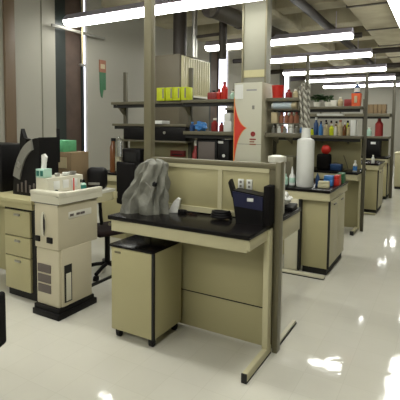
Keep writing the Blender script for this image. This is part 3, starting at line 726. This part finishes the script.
spec = [(-1.825, .032, .11, 'yellow', 'yellow green bottle at the left end of the third row lower shelf', 'black'),
        (-1.765, .036, .28, 'blue_dark', 'tall dark blue bottle on the third row lower shelf', 'white_cool'),
        (-1.69, .034, .20, 'blue', 'medium blue bottle right of the tall dark blue one', 'blue_dark'),
        (-1.605, .038, .20, 'beige', 'first cream jar right of the blue bottles', 'black'),
        (-1.525, .036, .18, 'yellow', 'small olive yellow jar between two cream jars', 'white'),
        (-1.465, .026, .17, 'white', 'slim white bottle on the third row lower shelf', 'brown_glass'),
        (-1.395, .040, .24, 'beige', 'tallest cream jar near the white carton', 'rust'),
        (-1.33, .026, .20, 'brown_glass', 'slim brown bottle near the right of the lower shelf', 'white'),
        (-1.275, .026, .16, 'beige', 'short cream bottle next to the tall white carton', 'black')]
for (xx, rr, hh, mm, lb, cm) in spec: bottle((xx, 6.76, ZC2), rr, hh, mm, lb, cm, group='bottles on the third row lower shelf')
box1('white_carton', 'white_cool', .075, .10, .235, (-1.20, 6.76, ZC2), 'tall white carton at the right end of the third row lower shelf', 'box')
for k, (xx, hh) in enumerate(((-1.9, .2), (-2.0, .16), (-2.2, .22), (-2.32, .18))):
    bottle((xx, 6.8, ZC2), .036, hh, ('beige', 'blue', 'white', 'rust')[k], ('cream', 'blue', 'white', 'rust')[k]+' bottle partly hidden behind the tall white jar', 'white', group='bottles behind the jar')
for k, (xx, rr, hh, mm, lb) in enumerate(((-1.72, .03, .22, 'brown_glass', 'brown bottle in the rear line, behind the blue bottles'), (-1.64, .03, .24, 'white', 'white bottle in the rear line of the third row lower shelf'),
        (-1.56, .03, .23, 'rust', 'rust coloured bottle in the rear line, behind the olive yellow jar'), (-1.48, .032, .22, 'beige', 'cream bottle in the rear line, behind the slim white bottle'),
        (-1.31, .03, .23, 'yellow', 'yellow bottle in the rear line, behind the slim brown bottle'))):
    bottle((xx, 6.88, ZC2), rr, hh, mm, lb, 'black', group='rear line of bottles on the third row')
# bench goods, third row
t = thing('black_bag', 'black upright bag on the third bench row', 'bag', (-1.60, 6.66, TOP))
MB().box(-.105, .095, -.07, .09, 0, .24, .03, 3).build('bag', 'black_soft', t)
tag(MB().blob((0, 0, .068), .075, .06, .072, .06, 3, 4).build('red_ball', 'red', None, (-1.575, 6.66, TOP+.238)), 'round red bundle on top of the black bag', 'bundle')
box1('dark_tray', 'blue_dark', .16, .15, .09, (-1.42, 6.70, TOP), 'dark blue tray on the third bench row', 'tray')
bottle((-1.125, 6.56, TOP), .03, .17, 'white_cool', 'white wash bottle with blue label at the end of the third bench row', 'white_cool', lab='blue')
t = thing('clamp_stand', 'thin clamp stand on the third bench row', 'stand', (-1.27, 6.80, TOP))
MB().box(-.05, .05, -.04, .04, 0, .015).build('base', 'olive', t)
MB().tube([(0, 0, .015), (-.03, 0, .12), (-.07, 0, .22)], .008).build('rod', 'olive', t)
bottle((-1.12, 8.32, TOP), .028, .15, 'white_cool', 'pale bottle at the front corner of the fourth bench row', 'white')
# fourth and fifth rows
t = thing('storage_crate', 'black crate with a small white tag on the fifth bench row', 'crate', (-1.375, 10.2, TOP))
MB().box(-.155, .155, -.12, .15, 0, .38, .01).build('crate', 'black', t)
MB().box(-.04, .06, -.124, -.12, .28, .33).build('tag', 'white_cool', t)
bottle((-1.275, 10.22, 1.37), .085, .44, 'red_dark', 'large dark red bottle on the farthest shelf unit', 'red_dark')
bottle((-1.48, 10.22, 1.37), .055, .2, 'tissue_box', 'pale green bottle left of the large dark red bottle', 'white')
for k in range(5):
    xx = -1.53+.088*k
    box1('file_box', 'card', .08, .2, .20, (xx, 10.22, 1.87), 'brown file box on the farthest top shelf', 'box', 'brown file boxes on the farthest shelf')
bottle((-1.78, 8.5, TOP), .05, .2, 'blue_dark', 'dark bottle on the fourth bench row behind the shelf post', 'black')

# ------------------------------------------------------------------ wall cabinet and wall sign
t = thing('fume_hood', 'large cream fume hood with a ribbed right side behind the yellow boxes', 'fume hood', (-4.75, 6.7, 0))
MB().box(-.08, .47, 0, 1.15, 0, .90, .004).build('base_cabinet', 'cream', t)
MB().box(-.08, .47, .0, 1.15, .95, 2.88, .006).build('hood_case', 'hood_brown', t)
MB().box(-.10, .49, -.02, 1.17, .90, .95, .004).build('worktop', 'black_top', t)
rib = MB().box(.47, .485, .06, 1.14, 2.14, 2.86, .002)
for k in range(12): rib.box(.485, .500, .09+.088*k, .13+.088*k, 2.17, 2.84, .002)
rib.build('ribbed_panel', 'cream_light', t)
MB().box(.47, .51, .06, 1.14, 2.11, 2.14, .002).build('ledge', 'white', t)
t = thing('wall_banner', 'small green banner with a red top on the cream wall', 'banner', (XL+.006, 6.49, 2.1))
MB().prism([(-.11, .50), (.07, .50), (.07, .74), (-.11, .74)], -.004, .012, 'x').build('red_top', 'rust', t)
MB().prism([(-.08, .57), (.04, .57), (.04, .66), (-.08, .66)], .012, .015, 'x').build('red_top_panel', 'beige', t)
MB().prism([(-.10, .50), (.07, .50), (.07, .16), (.0, .16), (-.03, 0), (-.06, .02), (-.09, .16)], -.004, .010, 'x').build('green_body', 'green', t)

# ------------------------------------------------------------------ camera, world, view
P = [5.19216432e-01, 7.01652166e-02, 9.63413089e-03, 427.797589, 155.068526]
yaw, pitch, roll, F, py = P
f = Vector((-math.sin(yaw)*math.cos(pitch), math.cos(yaw)*math.cos(pitch), -math.sin(pitch)))
r = Vector((math.cos(yaw), math.sin(yaw), 0)); u = r.cross(f)
r2 = math.cos(roll)*r+math.sin(roll)*u; u2 = -math.sin(roll)*r+math.cos(roll)*u
cd = bpy.data.cameras.new('camera'); cam = bpy.data.objects.new('camera', cd); COL.objects.link(cam)
mw = Matrix((r2, u2, -f)).transposed().to_4x4(); mw.translation = Vector((0, 0, 1.58)); cam.matrix_world = mw
cd.sensor_fit = 'HORIZONTAL'; cd.sensor_width = 36; cd.lens = F/400*36
cd.shift_y = (py-200)/400; cd.clip_start = .05; cd.clip_end = 100
S.camera = cam
w = bpy.data.worlds.new('world'); S.world = w; w.use_nodes = True
w.node_tree.nodes['Background'].inputs['Color'].default_value = (.5, .5, .55, 1); w.node_tree.nodes['Background'].inputs['Strength'].default_value = .1
S.view_settings.view_transform = 'Standard'; S.view_settings.look = 'None'; S.view_settings.gamma = 1; S.view_settings.exposure = .6
try: S.view_settings.use_curve_mapping = False
except Exception: pass
S.cycles.use_denoising = True
S.cycles.max_bounces = 8
